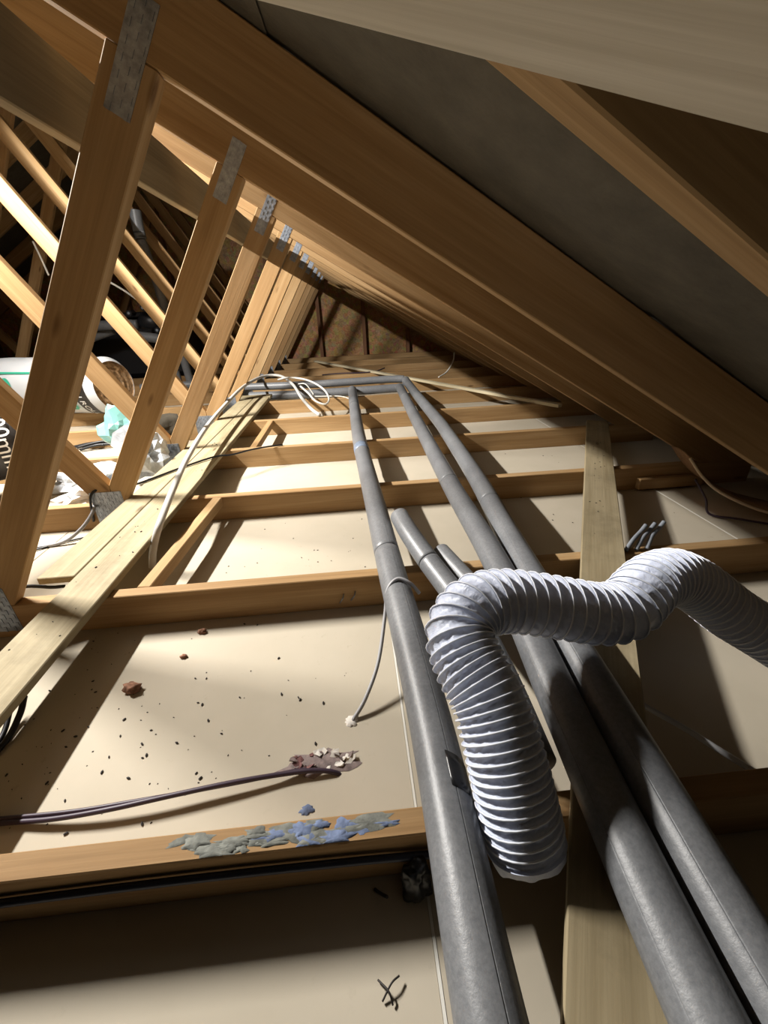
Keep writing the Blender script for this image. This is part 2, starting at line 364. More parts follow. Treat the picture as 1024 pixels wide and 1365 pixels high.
# ------------------------------------------------------------------ roof trusses
def nail_plate_mesh(wx, wz):
    bm = box_bm(wx, 0.0012, wz)
    nx, nz = max(2, int(wx / 0.011)), max(3, int(wz / 0.022))
    for i in range(nx):
        for j in range(nz):
            cx = -wx / 2 + (i + 0.5) * wx / nx; cz = -wz / 2 + (j + 0.5 + (0.25 if i % 2 else -0.25)) * wz / nz
            box_bm(wx / nx * 0.42, 0.0016, wz / nz * 0.55, bm, (cx, -0.0010, cz))
    return bm_mesh('nail_plate', bm)
PT = 0.035
def build_truss(k):
    y = 0.6 * k; O = (-0.92, y, -JH); t = empty('roof_truss', O)
    def P(n, poly, ang): return prism_beam(n, poly, ang, y, y + PT, 'pine', t, O)
    mir = lambda poly: [(XL - x, z) for x, z in reversed(poly)]
    th = math.atan(SL)
    P('ceiling_joist', [(XL - 1.62, -JH), (1.62, -JH), (1.62, 0), (XL - 1.62, 0)], 0)
    raf = [(1.388, 0.0005), (1.622, 0.0005), (XA + 0.0004, RB - SL * XA + RV), (XA + 0.0004, RB - SL * XA)]
    P('rafter', raf, -th); P('rafter', mir(raf), th)
    sw = [(-0.9218, 0.078), (-0.9218, 0.0005), (-0.880, 0.0005), (-0.262, 0.9695), (-0.329, 1.009)]
    lw = [(-0.9228, 0.078), (-2.109, 2.0555), (-2.1296, 2.0675), (-2.1296, 1.917), (-0.980, 0.0005), (-0.9228, 0.0005)]
    a1 = math.atan2(1, 0.637); a2 = math.atan2(1, -0.6)
    P('web', sw, a1); P('web', lw, a2); P('web', mir(sw), math.pi - a1); P('web', mir(lw), math.pi - a2)
    pm, pn = PLATES
    for mx in (False, True):
        X = (lambda x: XL - x) if mx else (lambda x: x)
        o = link('nail_plate', pm, 'plate', t, (X(-0.945) - O[0], -0.0008, -0.012 - O[2]))
        o = link('nail_plate', pn, 'plate', t, (X(-0.298) - O[0], -0.0008, 0.985 - O[2]))
        o.rotation_euler = (0, (math.pi / 2 - a1) * (-1 if mx else 1), 0)
    return t
PLATES = (nail_plate_mesh(0.115, 0.13), nail_plate_mesh(0.040, 0.155))
def copy_tree(o, parent=None):
    c_ = o.copy(); COL.objects.link(c_); c_.parent = parent
    for ch in list(o.children): copy_tree(ch, c_)
    return c_
LAB = {1: 'nearest roof truss, blue plaster smeared over its joist in the foreground',
       2: 'second roof truss, its dark web post filling the left edge',
       3: 'third roof truss, dark leaning post with meshed metal plate at its foot',
       4: 'fourth roof truss, first with a brightly lit leaning post',
       5: 'fifth roof truss from the camera, lit post just behind the fourth',
       6: 'sixth roof truss from the camera, in front of the crosswise grey pipes',
       7: 'seventh roof truss from the camera, just behind the crosswise grey pipes',
       8: 'eighth roof truss from the camera, under the far thin lath',
       9: 'ninth roof truss from the camera, third before the gable',
       10: 'tenth roof truss from the camera, next to last before the gable',
       11: 'farthest roof truss, standing against the gable sheathing'}
t1 = build_truss(1); trusses = {1: t1}
for k in range(2, 12):
    t_ = copy_tree(t1); t_.location.y = 0.6 * k; trusses[k] = t_
for k, t_ in trusses.items(): tag(t_, LAB[k], 'roof truss', 'roof trusses')

# blue and grey plaster smears on the nearest joist
def smear(cx, cy, rx, ry, mat, seed, th=0.0016):
    n = 22; V = [(0, 0, th)]; Fc = []
    for i in range(n):
        a = 2 * math.pi * i / n; k = 1 + 0.75 * mnoise.noise(Vector((math.cos(a) * 1.9, math.sin(a) * 1.9, seed))) + 0.35 * mnoise.noise(Vector((math.cos(a) * 6, math.sin(a) * 6, seed + 3)))
        x, y = rx * k * math.cos(a), ry * k * math.sin(a)
        if cy > 0: y = max(-0.0155 - (cy - 0.6175), min(0.0155 - (cy - 0.6175), y))
        V += [(x * 0.8, y * 0.8, th * (0.8 + 0.5 * mnoise.noise(Vector((x * 90, y * 90, seed))))), (x, y, 0.0002)]
    for i in range(n):
        a, b_ = 1 + 2 * i, 1 + 2 * ((i + 1) % n); Fc += [(0, a, b_), (a, a + 1, b_ + 1, b_)]
    return V, Fc
sm = random.Random(3)
for i in range(30):
    cx = sm.uniform(-0.27, 0.01); cy = 0.6175 + sm.uniform(-0.011, 0.011); blue = sm.random() < 0.15 + 0.85 * max(0, (cx + 0.16) / 0.16)
    if cx < -0.13 and not blue and sm.random() < 0.15: continue
    V, Fc = smear(cx, cy, sm.uniform(0.009, 0.030), sm.uniform(0.004, 0.011), None, i * 3.7, 0.0008 + 0.00006 * i)
    mesh_obj('plaster_smear', V, Fc, 'smear' if blue else 'smeargrey', t1, (cx + 0.92, cy - 0.6, JH), True)
for i, (cx, cy, rx, ry) in enumerate([(-0.10, 0.655, 0.05, 0.009), (-0.02, 0.665, 0.02, 0.012), (-0.18, 0.652, 0.035, 0.006), (-0.125, 0.70, 0.012, 0.010)]):
    V, Fc = smear(0, -1, rx, ry, 'smear', 40 + i * 2.3, 0.003)
    mesh_obj('plaster_smear', V, Fc, 'smear', flo, (cx, cy, -JH), True)

# ------------------------------------------------------------------ loose boards, binders, braces
def B(name, p0, p1, wd, th, mat, label, cat, group=None, **kw):
    return tag(timber(name, p0, p1, wd, th, mat, **kw), label, cat, group)
g = 'walkway boards lying on the joists'
B('walkway_board', (-0.7135, 0.10, 0.010), (-0.7135, 3.05, 0.010), 0.119, 0.02, 'board', 'long greenish walkway board running from the lower left corner', 'board', g)
B('walkway_board', (-0.826, 1.285, 0.010), (-0.826, 3.05, 0.010), 0.098, 0.02, 'board', 'walkway board with sawn near end, left of the long board', 'board', g)
B('walkway_board', (-0.7135, 3.056, 0.010), (-0.7135, 3.70, 0.010), 0.119, 0.02, 'board', 'short far walkway board continuing the long one', 'board', g)
B('walkway_board', (-0.826, 3.056, 0.010), (-0.826, 3.66, 0.010), 0.098, 0.02, 'board', 'short far walkway board next to the lit post feet', 'board', g)
B('board_offcut', (-0.885, 3.76, 0.012), (-0.648, 3.76, 0.012), 0.10, 0.022, 'board', 'board offcut laid across the far end of the walkway', 'board')
B('timber_noggin', (-0.582, 1.236, -0.0175), (-0.545, 1.799, -0.0175), 0.035, 0.035, 'pine', 'short timber noggin between second and third joists beside walkway', 'timber', 'short noggins')
B('timber_noggin', (-0.535, 2.436, -0.0175), (-0.535, 2.999, -0.0175), 0.035, 0.035, 'pine', 'short timber noggin between fourth and fifth joists, far from camera', 'timber', 'short noggins')
B('timber_cleat', (1.13, 1.7865, -0.066), (1.40, 1.7865, -0.066), 0.025, 0.045, 'pine', 'small timber cleat on the third joist near the right eaves', 'timber')
# longitudinal binder nailed along the left side of the short webs
ang = math.atan2(0.637, 1)
B('web_binder', (-0.452, 0.75, 0.966), (-0.452, 6.62, 0.966), 0.022, 0.125, 'oldbind', 'long brown binder running away along the web posts under rafters', 'timber', upv=(0, 0, 1))
# diagonal board over the joists on the right
B('diagonal_board', (0.19, 0.38, 0.010), (1.31, 2.445, 0.010), 0.105, 0.02, 'board', 'broad weathered board laid diagonally on the joists below the duct', 'board')
# pale diagonal brace under the rafters just over the camera
nrm = Vector((SL, 0, 1)).normalized(); q0 = Vector((-0.18, 0.822, 0)); q1 = Vector((0.62, 0.098, 0))
for q in (q0, q1): q.z = 0.79 - SL * q.x
dd = (q1 - q0).normalized(); side = nrm.cross(dd)
if side.y > 0: side = -side
cshift = side * 0.0525 + nrm * 0.011
B('diagonal_brace', q0 + cshift, q1 + cshift, 0.105, 0.022, 'brace', 'pale cream diagonal brace under the rafters across the top right corner', 'timber', upv=nrm)
B('thin_lath', (-0.45, 6.05, 0.012), (1.30, 2.86, 0.012), 0.04, 0.02, 'pale', 'thin pale lath lying slantwise across the far joists', 'lath')

# ------------------------------------------------------------------ insulated pipes
def sleeve_prof(seam_deg, seg=30):
    s0 = math.radians(seam_deg); angs = [0.018, 0.035] + [0.07 + (2 * math.pi - 0.14) * k / (seg - 1) for k in range(seg)] + [2 * math.pi - 0.035, 2 * math.pi - 0.018]
    P_ = [(math.cos(s0 + a), math.sin(s0 + a)) for a in angs]
    P_.append((0.965 * math.cos(s0), 0.965 * math.sin(s0)))
    return P_
def insulated_pipe(name, pts, rad, cuts, label, seam=60, tapes=(), cat='pipe', group='grey foam insulated pipes', ends=True, n=200):
    path, L = resample(catmull(pts, 14), n); t = empty(name, pts[0]); base = Vector(pts[0])
    fr = [0.0] + list(cuts) + [1.0]; prof = sleeve_prof(seam)
    for a, b_ in zip(fr, fr[1:]):
        i0, i1 = int(round(a * (n - 1))), int(round(b_ * (n - 1))); seg = path[i0:i1 + 1]
        if len(seg) < 3: continue
        seg = [p.copy() for p in seg]
        seg[0] = seg[0] + (seg[1] - seg[0]).normalized() * 0.001; seg[-1] = seg[-1] - (seg[-1] - seg[-2]).normalized() * 0.001
        # rounded ends
        d0 = (seg[1] - seg[0]).normalized(); d1 = (seg[-1] - seg[-2]).normalized()
        pth = [seg[0], seg[0] + d0 * 0.0012] + [p for p in seg[1:-1]] + [seg[-1] - d1 * 0.0012, seg[-1]]
        nn = len(pth) - 1
        V, Fc = tube_data(pth, lambda s: rad * (0.95 if s < 0.4 / nn or s > 1 - 0.4 / nn else 1.0), prof=prof, upv=(0, 0, 1))
        mesh_obj('foam_sleeve', [v_ - base for v_ in V], Fc, 'foam', t, (0, 0, 0), True)
    V, Fc = tube_data(path[2:-2], 0.011, 10, upv=(0, 0, 1)); mesh_obj('copper_pipe', [v_ - base for v_ in V], Fc, 'copper', t, (0, 0, 0), True)
    for (s0, s1, mt, ex) in tapes:
        seg = path[int(s0 * (n - 1)):int(s1 * (n - 1)) + 1]
        V, Fc = tube_data(seg, rad + ex, 30, upv=(0, 0, 1)); mesh_obj('tape_wrap', [v_ - base for v_ in V], Fc, mt, t, (0, 0, 0), True)
    return tag(t, label, cat, group)
P1 = [(0.085, 0.16, 0.036), (0.084, 0.42, 0.036), (0.084, 0.75, 0.036), (0.062, 1.21, 0.035), (0.049, 1.53, 0.035), (0.016, 2.34, 0.035), (0.004, 3.2, 0.035), (0.0, 3.66, 0.034), (0.0, 3.78, 0.018), (0.0, 3.82, 0.002)]
pp1 = insulated_pipe('insulated_pipe', P1, 0.0345, (0.295, 0.555, 0.80), 'long grey insulated pipe left of the duct, black tape patch on it', 72, ((0.535, 0.556, 'bluetape', 0.0012),))
P2 = [(0.262, 0.16, 0.056), (0.272, 0.42, 0.055), (0.291, 0.7, 0.055), (0.322, 1.14, 0.050), (0.331, 1.7, 0.036), (0.351, 2.64, 0.034), (0.375, 3.58, 0.034), (0.382, 3.74, 0.026), (0.385, 3.80, 0.012)]
insulated_pipe('insulated_pipe', P2, 0.033, (0.42, 0.86), 'grey insulated pipe, left one of the close pair under the duct', 140)
P3 = [(0.332, 0.16, 0.056), (0.341, 0.42, 0.056), (0.359, 0.7, 0.056), (0.394, 1.22, 0.050), (0.438, 1.7, 0.036), (0.462, 2.3, 0.034), (0.468, 2.6, 0.034), (0.462, 3.3, 0.034), (0.455, 3.75, 0.046), (0.445, 3.86, 0.062)]
insulated_pipe('insulated_pipe', P3, 0.033, (0.36, 0.87), 'grey insulated pipe, right one of the close pair under the duct', 120)
insulated_pipe('insulated_pipe', [(0.112, 1.40, 0.066), (0.128, 1.30, 0.062), (0.160, 1.18, 0.046), (0.197, 1.06, 0.030), (0.222, 0.93, 0.030), (0.228, 0.80, 0.030), (0.226, 0.655, 0.030)], 0.028, (0.30,),
    'short grey insulated pipe with bent open end beside the duct', 60, n=80)
insulated_pipe('insulated_pipe', [(0.205, 1.245, 0.030), (0.222, 1.18, 0.030), (0.250, 1.08, 0.026), (0.264, 1.0, 0.024)], 0.024, (), 'dark foam offcut end tucked right of the bent pipe end', 60, n=40)
insulated_pipe('insulated_pipe', [(-0.86, 3.95, -0.01), (-0.5, 3.87, -0.004), (0.0, 3.86, -0.002), (0.25, 3.86, 0.0), (0.43, 3.86, 0.004)], 0.034, (0.66,), 'lower crosswise grey insulated pipe behind the sixth joist', 100, n=90)
insulated_pipe('insulated_pipe', [(-0.9, 4.02, 0.055), (-0.4, 3.945, 0.058), (0.0, 3.935, 0.062), (0.30, 3.925, 0.066), (0.44, 3.905, 0.064)], 0.030, (), 'upper crosswise grey insulated pipe at the far ends of the runs', 100, n=90)
# black tape patch stuck on the side of the left pipe
Vt, Ft = [], []
for i in range(5):
    for j in range(7):
        yy = 0.606 + 0.012 * i + 0.002 * j; a = math.radians(16 + 10.5 * j); r_ = 0.0353
        Vt.append((0.0845 + r_ * math.cos(a) - pp1.location.x, yy - pp1.location.y, 0.036 + r_ * math.sin(a) - pp1.location.z))
for i in range(4):
    for j in range(6):
        a = i * 7 + j; Ft.append((a, a + 1, a + 8, a + 7))
o = mesh_obj('tape_patch', Vt, Ft, 'blacktape', pp1, (0, 0, 0), True); o['label'] = 'shiny black tape patch'
mod = o.modifiers.new('thick', 'SOLIDIFY'); mod.thickness = 0.0008

# background pipes on the far left
gb = 'grey pipes in the left background'
def bgpipe(pts, r, label): insulated_pipe('insulated_pipe', pts, r, (), label, 60, group=gb, n=40)
bgpipe([(-2.75, 5.05, 0.565), (-2.4, 5.0, 0.563), (-2.06, 5.0, 0.56)], 0.045, 'upper level grey pipe behind the long webs at left')
bgpipe([(-2.13, 4.95, 0.465), (-1.9, 4.95, 0.425), (-1.75, 4.95, 0.40)], 0.045, 'level grey pipe end pointing left beside the third post')
bgpipe([(-2.8, 5.15, 0.40), (-2.55, 5.1, 0.47), (-2.36, 5.1, 0.52)], 0.045, 'slanting grey pipe low behind the long webs at left')
bgpipe([(-1.66, 4.6, 1.41), (-1.67, 4.6, 1.30), (-1.671, 4.6, 1.21)], 0.045, 'upper foam length of the standing pipe beyond the posts')
bgpipe([(-1.671, 4.6, 1.205), (-1.655, 4.6, 1.09), (-1.63, 4.6, 0.87), (-1.612, 4.6, 0.55)], 0.036, 'thin lower length of the standing pipe beyond the posts')
bgpipe([(-1.600, 4.7, 0.40), (-1.596, 4.7, 0.24), (-1.58, 4.7, -0.05)], 0.036, 'right one of two standing pipes low behind the posts')
bgpipe([(-1.705, 4.7, 0.40), (-1.70, 4.7, 0.24), (-1.70, 4.7, -0.05)], 0.036, 'left one of two standing pipes low behind the posts')
bgpipe([(-1.95, 4.45, 0.036), (-1.5, 4.45, 0.036), (-1.05, 4.45, 0.036)], 0.034, 'level grey pipe lying behind the lit post feet')
# black pump and valve among those pipes
pm = empty('circulation_pump', (-1.95, 5.05, 0.48)); tag(pm, 'black pump with valves among the grey pipes at left', 'pump')
lump('pump_body', (0, 0, 0.03), (0.13, 0.10, 0.11), 'black', 3, 0.12, 1.5, 2, pm)
for i, (dx, dz) in enumerate(((-0.12, 0.18), (0.02, 0.22), (0.16, 0.10), (0.10, 0.02))):
    V, Fc = tube_data([Vector((dx, -0.06, dz)), Vector((dx, -0.16, dz))], 0.026, 12); vk = mesh_obj('valve_knob', V, Fc, 'black', pm)
    V, Fc = tube_data([Vector((dx, -0.155, dz)), Vector((dx, -0.165, dz))], 0.012, 10); mesh_obj('valve_cap', V, Fc, 'plate', vk)
bx_ = empty('black_tank', (-2.35, 5.75, 0.0)); tag(bx_, 'black water tank in the dark behind the left pipes', 'tank')
link('tank_body', bm_mesh('tank_body', box_bm(1.1, 0.6, 0.62, None, (0, 0, 0.31)), 0.05), 'black', bx_)
link('tank_lid', bm_mesh('tank_lid', box_bm(1.14, 0.64, 0.05, None, (0, 0, 0.646)), 0.012), 'black', bx_)

# ------------------------------------------------------------------ flexible duct
DP = [(0.175, 0.57, 0.018), (0.168, 0.594, 0.061), (0.161, 0.632, 0.108), (0.152, 0.68, 0.15), (0.135, 0.725, 0.175), (0.132, 0.763, 0.194), (0.162, 0.796, 0.208), (0.211, 0.813, 0.203), (0.264, 0.815, 0.191), (0.327, 0.811, 0.175), (0.38, 0.81, 0.161), (0.426, 0.817, 0.159), (0.466, 0.841, 0.167), (0.508, 0.868, 0.17), (0.56, 0.885, 0.165), (0.617, 0.883, 0.134), (0.678, 0.866, 0.086), (0.758, 0.847, 0.034), (0.858, 0.819, -0.033)]
def build_duct():
    path, L = resample(catmull(DP, 24), 1200); root = empty('flexible_duct', DP[0]); base = Vector(DP[0])
    seg = 56; per = 9; R0 = 0.0505
    # rib pitch along the duct: squeezed at the hanging end and on the hump, drawn out on the runs
    def pitch(u):
        K = ((0, 0.0100), (0.20, 0.0106), (0.30, 0.0165), (0.38, 0.0205), (0.58, 0.0190), (0.68, 0.0115), (0.78, 0.0150), (1, 0.0190))
        for (a_, p_), (b2, q_) in zip(K, K[1:]):
            if u <= b2: return p_ + (q_ - p_) * (u - a_) / (b2 - a_)
        return K[-1][1]
    cum = [0.0]; ng = 2000
    for i in range(ng): cum.append(cum[-1] + L / ng / pitch((i + 0.5) / ng))
    NR = int(cum[-1]); sc_ = cum[-1] / NR; cum = [c_ / sc_ for c_ in cum]
    def u_of(rib):
        lo_i, hi_i = 0, ng
        while hi_i - lo_i > 1:
            mid = (lo_i + hi_i) // 2
            if cum[mid] <= rib: lo_i = mid
            else: hi_i = mid
        return min(1.0, (lo_i + (rib - cum[lo_i]) / max(1e-9, cum[hi_i] - cum[lo_i])) / ng)
    n = (NR + 1) * per + 1
    F = frames(path); V, Fc = [], []
    def at(u):
        f = u * (len(path) - 1); i = min(len(path) - 2, int(f)); k = f - i
        return path[i].lerp(path[i + 1], k), [F[i][j].lerp(F[i + 1][j], k).normalized() for j in range(3)]
    # vertex rows follow the helix so that every ridge carries a row of its own
    for i in range(n):
        ph = (i % per) / per
        for j in range(seg + 1):
            th = 2 * math.pi * j / seg; rib = min(float(NR), max(0.0, i / per - j / seg)); u = u_of(rib)
            p, (t, a, b_) = at(u)
            wr = 0.0013 * math.sin(th * 15 + 2.2 * math.pi * ph + 3 * math.sin(rib * 1.2)) * math.sin(math.pi * ph)
            wr += 0.0020 * mnoise.noise(Vector((math.cos(th) * 4, math.sin(th) * 4, rib * 0.9))) * math.sin(math.pi * ph)
            r = R0 - 0.46 * pitch(u) * math.sin(math.pi * ph) ** 0.6 + wr
            V.append(p + (b_ * math.cos(th) + a * math.sin(th)) * r - base)
    for i in range(n - 1):
        for j in range(seg):
            a_ = i * (seg + 1) + j
            if (V[a_] - V[a_ + seg + 1]).length < 1e-7 and (V[a_ + 1] - V[a_ + seg + 2]).length < 1e-7: continue
            Fc.append((a_, a_ + 1, a_ + seg + 2, a_ + seg + 1))
    mesh_obj('duct_skin', V, Fc, 'duct', root, (0, 0, 0), True)
    # spring wire: a helix riding on the ridges (phase 0)
    H = []; turns = NR - 1; ns = turns * 26
    for k in range(ns + 1):
        tt = k / 26.0; th = -2 * math.pi * tt; u = u_of(min(NR, 1 + tt))
        p, (t, a, b_) = at(min(1, u)); H.append(p + (b_ * math.cos(th) + a * math.sin(th)) * (R0 + 0.0004) - base)
    Vw, Fw = tube_data(H, 0.0013, 5); mesh_obj('spring_wire', Vw, Fw, 'ductwire', root, (0, 0, 0), True)
    # ragged cut cuff at the open end
    p, (t, a, b_) = at(0.0); Vc, Fc2 = [], []
    for i in range(4):
        for j in range(seg):
            th = 2 * math.pi * j / seg; ln = 0.010 + 0.010 * (0.5 + 0.5 * math.sin(th * 2 + 0.6)) + 0.004 * mnoise.noise(Vector((math.cos(th) * 3, math.sin(th) * 3, 1)))
            Vc.append(p - t * ln * i / 3 + (b_ * math.cos(th) + a * math.sin(th)) * (R0 - 0.001 - 0.0015 * i) - base)
    for i in range(3):
        for j in range(seg):
            j2 = (j + 1) % seg; Fc2.append((i * seg + j, (i + 1) * seg + j, (i + 1) * seg + j2, i * seg + j2))
    mesh_obj('cut_cuff', Vc, Fc2, 'duct', root, (0, 0, 0), True)
    tag(root, 'white ribbed flexible duct snaking over the grey pipes', 'duct')
build_duct()

# ------------------------------------------------------------------ cables, wires, hoses
cable('plastic_hose', [(-0.677, 1.469, -0.085), (-0.661, 1.473, -0.03), (-0.633, 1.472, 0.03), (-0.629, 1.525, 0.06), (-0.654, 1.714, 0.085), (-0.7, 2.007, 0.1), (-0.748, 2.439, 0.115), (-0.779, 2.934, 0.125), (-0.796, 3.544, 0.135), (-0.74, 3.999, 0.135), (-0.607, 4.06, 0.125), (-0.467, 3.745, 0.1), (-0.364, 3.352, 0.065), (-0.282, 3.127, 0.03), (-0.223, 3.012, 0.013)], 0.011, 'conduit', 'pale grey plastic hose arching along the walkway boards', seg=12)
cable('white_cable', [(-0.62, 4.02, 0.10), (-0.50, 3.86, 0.135), (-0.34, 3.72, 0.125), (-0.22, 3.55, 0.085), (-0.175, 3.42, 0.035), (-0.20, 3.34, 0.012), (-0.27, 3.38, 0.03), (-0.33, 3.5, 0.07), (-0.40, 3.68, 0.09)], 0.007, 'cablewhite', 'white cable loop hanging over the crosswise pipes', 'cables at the pipe crossing')
cable('white_cable', [(-0.42, 3.74, 0.10), (-0.36, 3.70, 0.10), (-0.31, 3.68, 0.03), (-0.30, 3.66, 0.012), (-0.10, 3.62, 0.008), (0.0, 3.58, -0.02)], 0.004, 'cablewhite', 'thin white flex trailing over the sixth joist', 'cables at the pipe crossing')
cable('black_cable', [(-1.02, 1.795, -0.06), (-0.985, 1.79, 0.055), (-0.93, 1.86, 0.05), (-0.898, 1.925, 0.028), (-0.78, 2.10, 0.026), (-0.67, 2.225, 0.027), (-0.60, 2.27, 0.018), (-0.53, 2.34, 0.014), (-0.45, 2.385, 0.012), (-0.38, 2.42, 0.006)], 0.0045, 'black', 'thin black cable crossing the walkway boards')
cable('grey_cable', [(-1.014, 1.833, 0.012), (-0.995, 1.775, -0.01), (-1.02, 1.72, -0.05), (-1.08, 1.69, -0.085), (-1.18, 1.67, -0.092), (-1.30, 1.62, -0.092)], 0.006, 'cablegrey', 'grey cable drooping left of the third post foot')
cable('black_cable', [(-0.955, 1.74, -0.092), (-1.05, 1.72, -0.092), (-1.20, 1.64, -0.092), (-1.34, 1.60, -0.092)], 0.0035, 'black', 'thin black cable on the plasterboard behind the near post')
cable('black_cable', [(-0.835, 1.315, -0.03), (-0.86, 1.30, -0.02), (-0.90, 1.275, 0.005), (-0.96, 1.25, 0.006)], 0.005, 'black', 'short black cable under the walkway board end')
cable('flat_cable', [(-0.80, 0.735, -0.0935), (-0.62, 0.728, -0.090), (-0.53, 0.722, -0.084), (-0.44, 0.724, -0.078), (-0.346, 0.734, -0.076), (-0.25, 0.746, -0.078), (-0.17, 0.755, -0.084), (-0.12, 0.757, -0.086), (-0.085, 0.755, -0.092), (-0.068, 0.752, -0.102)], 0.0042, 'cabledark', 'dark purple cable crossing plasterboard into a torn hole')
cable('flat_cable', [(-0.80, 0.742, -0.0935), (-0.62, 0.734, -0.088), (-0.50, 0.728, -0.080), (-0.40, 0.732, -0.077), (-0.30, 0.741, -0.080), (-0.20, 0.752, -0.083), (-0.155, 0.760, -0.0875), (-0.13, 0.764, -0.092)], 0.0034, 'cabledark', 'thinner dark purple cable twisted beside the thicker one')
cable('grey_cable', [(0.118, 1.06, 0.040), (0.098, 1.065, 0.066), (0.070, 1.075, 0.074), (0.045, 1.06, 0.055), (0.036, 1.03, 0.015), (0.012, 0.945, -0.040), (-0.02, 0.885, -0.075), (-0.045, 0.857, -0.094), (-0.050, 0.853, -0.102)], 0.0042, 'cablegrey', 'grey cable hooked over the pipe and down into plasterboard')
cable('twin_cable', [(-0.75, 0.590, -0.040), (-0.50, 0.592, -0.030), (-0.25, 0.592, -0.026), (-0.05, 0.592, -0.030), (0.03, 0.592, -0.034), (0.12, 0.592, -0.04)], 0.0052, 'cableblue', 'blue black cable clipped along the nearest joist face')
cable('grey_cable', [(0.44, 0.93, -0.088), (0.493, 0.79, -0.050), (0.526, 0.73, -0.040), (0.58, 0.625, -0.025), (0.66, 0.52, 0.0)], 0.005, 'cablegrey', 'grey cable in the shadows at the lower right edge')
cable('white_cable', [(-1.95, 4.3, 0.93), (-1.8, 4.3, 0.83), (-1.68, 4.3, 0.73)], 0.008, 'cablewhite', 'white wire slanting behind the left long webs', 'thin wires in the left background')
cable('white_cable', [(-2.36, 4.3, 1.18), (-2.345, 4.3, 1.08), (-2.33, 4.3, 0.95)], 0.007, 'cablewhite', 'thin pale wire hanging left of the near post', 'thin wires in the left background')
cable('far_wire', [(-0.30, 4.85, 0.004), (-0.1, 4.83, 0.012), (0.1, 4.82, 0.008), (0.26, 4.85, 0.012), (0.36, 4.98, 0.02)], 0.006, 'cabledark', 'dark wire on the joist behind the crosswise pipes')
cable('pale_wire', [(0.80, 4.25, 0.008), (0.90, 4.35, 0.04), (0.98, 4.45, 0.12), (1.00, 4.5, 0.19)], 0.006, 'cablewhite', 'pale curved wire sticking up near the far eaves')
# black tape bundle hanging at the nearest joist
bt = lump('tape_bundle', (0.036, 0.578, -0.094), (0.020, 0.014, 0.042), 'blacktape', 5, 0.45, 1.8, 3); tag(bt, 'crumpled black tape bundle hanging on nearest joist by the pipe', 'tape')
# dark cable ends under the walkway
cable('cable_tail', [(-0.73, 0.80, -0.088), (-0.725, 0.88, -0.085), (-0.735, 0.93, -0.07), (-0.745, 0.965, -0.05)], 0.005, 'black', 'stiff dark cable tail under the walkway board at left edge')
cable('cable_tail', [(-0.745, 0.79, -0.090), (-0.715, 0.87, -0.088), (-0.715, 0.925, -0.075), (-0.722, 0.96, -0.06)], 0.006, 'black', 'thicker dark cable tail beside the thin one at left edge')

# ------------------------------------------------------------------ torn hole, debris
hl = empty('torn_hole', (-0.105, 0.778, -JH)); tag(hl, 'torn ragged hole in the plasterboard where dark cable enters', 'hole')
V, Fc = smear(0, -1, 0.062, 0.022, 'hole', 61, 0.003); mesh_obj('hole_bed', V, Fc, 'hole', hl, (0, -0.002, 0.0003), True)
def flake(par, c_, size, mat, seed, tilt=0.7):
    r_ = random.Random(seed); n_ = r_.randint(5, 7); vv = []
    q = Quaternion((r_.uniform(-1, 1), r_.uniform(-1, 1), 0.3), r_.uniform(0.1, tilt))
    for sgn in (0.0009, -0.0009):
        r2 = random.Random(seed + 1)
        for k in range(n_):
            a_ = 2 * math.pi * k / n_; rr = size * r2.uniform(0.45, 1.25); vv.append(q @ Vector((rr * math.cos(a_), rr * 0.7 * math.sin(a_), sgn + 0.15 * size * r2.uniform(-1, 1))))
    zm = min(v_.z for v_ in vv); vv = [v_ - Vector((0, 0, zm)) for v_ in vv]
    fc = [tuple(range(n_)), tuple(reversed(range(n_, 2 * n_)))] + [(k, n_ + k, n_ + (k + 1) % n_, (k + 1) % n_) for k in range(n_)]
    return mesh_obj('torn_flap', vv, fc, mat, par, c_)
for i in range(34):
    a_ = rng.uniform(0, 6.283); e_ = rng.uniform(0.65, 1.0); dx, dy = 0.058 * e_ * math.cos(a_), 0.019 * e_ * math.sin(a_)
    mt = 'torn' if dx < -0.012 and rng.random() < 0.8 else ('tornpale' if rng.random() < 0.7 else 'hole')
    flake(hl, (dx, dy, 0.001), rng.uniform(0.005, 0.012), mt, 100 + i)
V, Fc = smear(0, -1, 0.012, 0.012, 'tornpale', 71, 0.004); rim_ = mesh_obj('filler_ring', V, Fc, 'tornpale', None, (-0.050, 0.853, -JH), True); tag(rim_, 'pale filler blob where the grey cable enters plasterboard', 'filler')
for (x, y, s, seed, lab) in ((-0.525, 0.984, 0.017, 2, 'largest brown debris clump right of the walkway shadow'), (-0.427, 1.152, 0.010, 4, 'small brown debris clump near the second joist'), (-0.446, 1.07, 0.007, 6, 'tiny brown debris clump between the larger two'),
        (0.91, 2.62, 0.020, 8, 'pinkish rubble crumb in the far bay, left one'), (1.02, 2.60, 0.020, 9, 'pinkish rubble crumb in the far bay, right one')):
    tag(lump('debris_clump', (x, y, -JH), (s, s * 0.75, s * 0.7), 'clump', seed, 0.6, 2.4, 3), lab, 'debris', 'debris clumps')
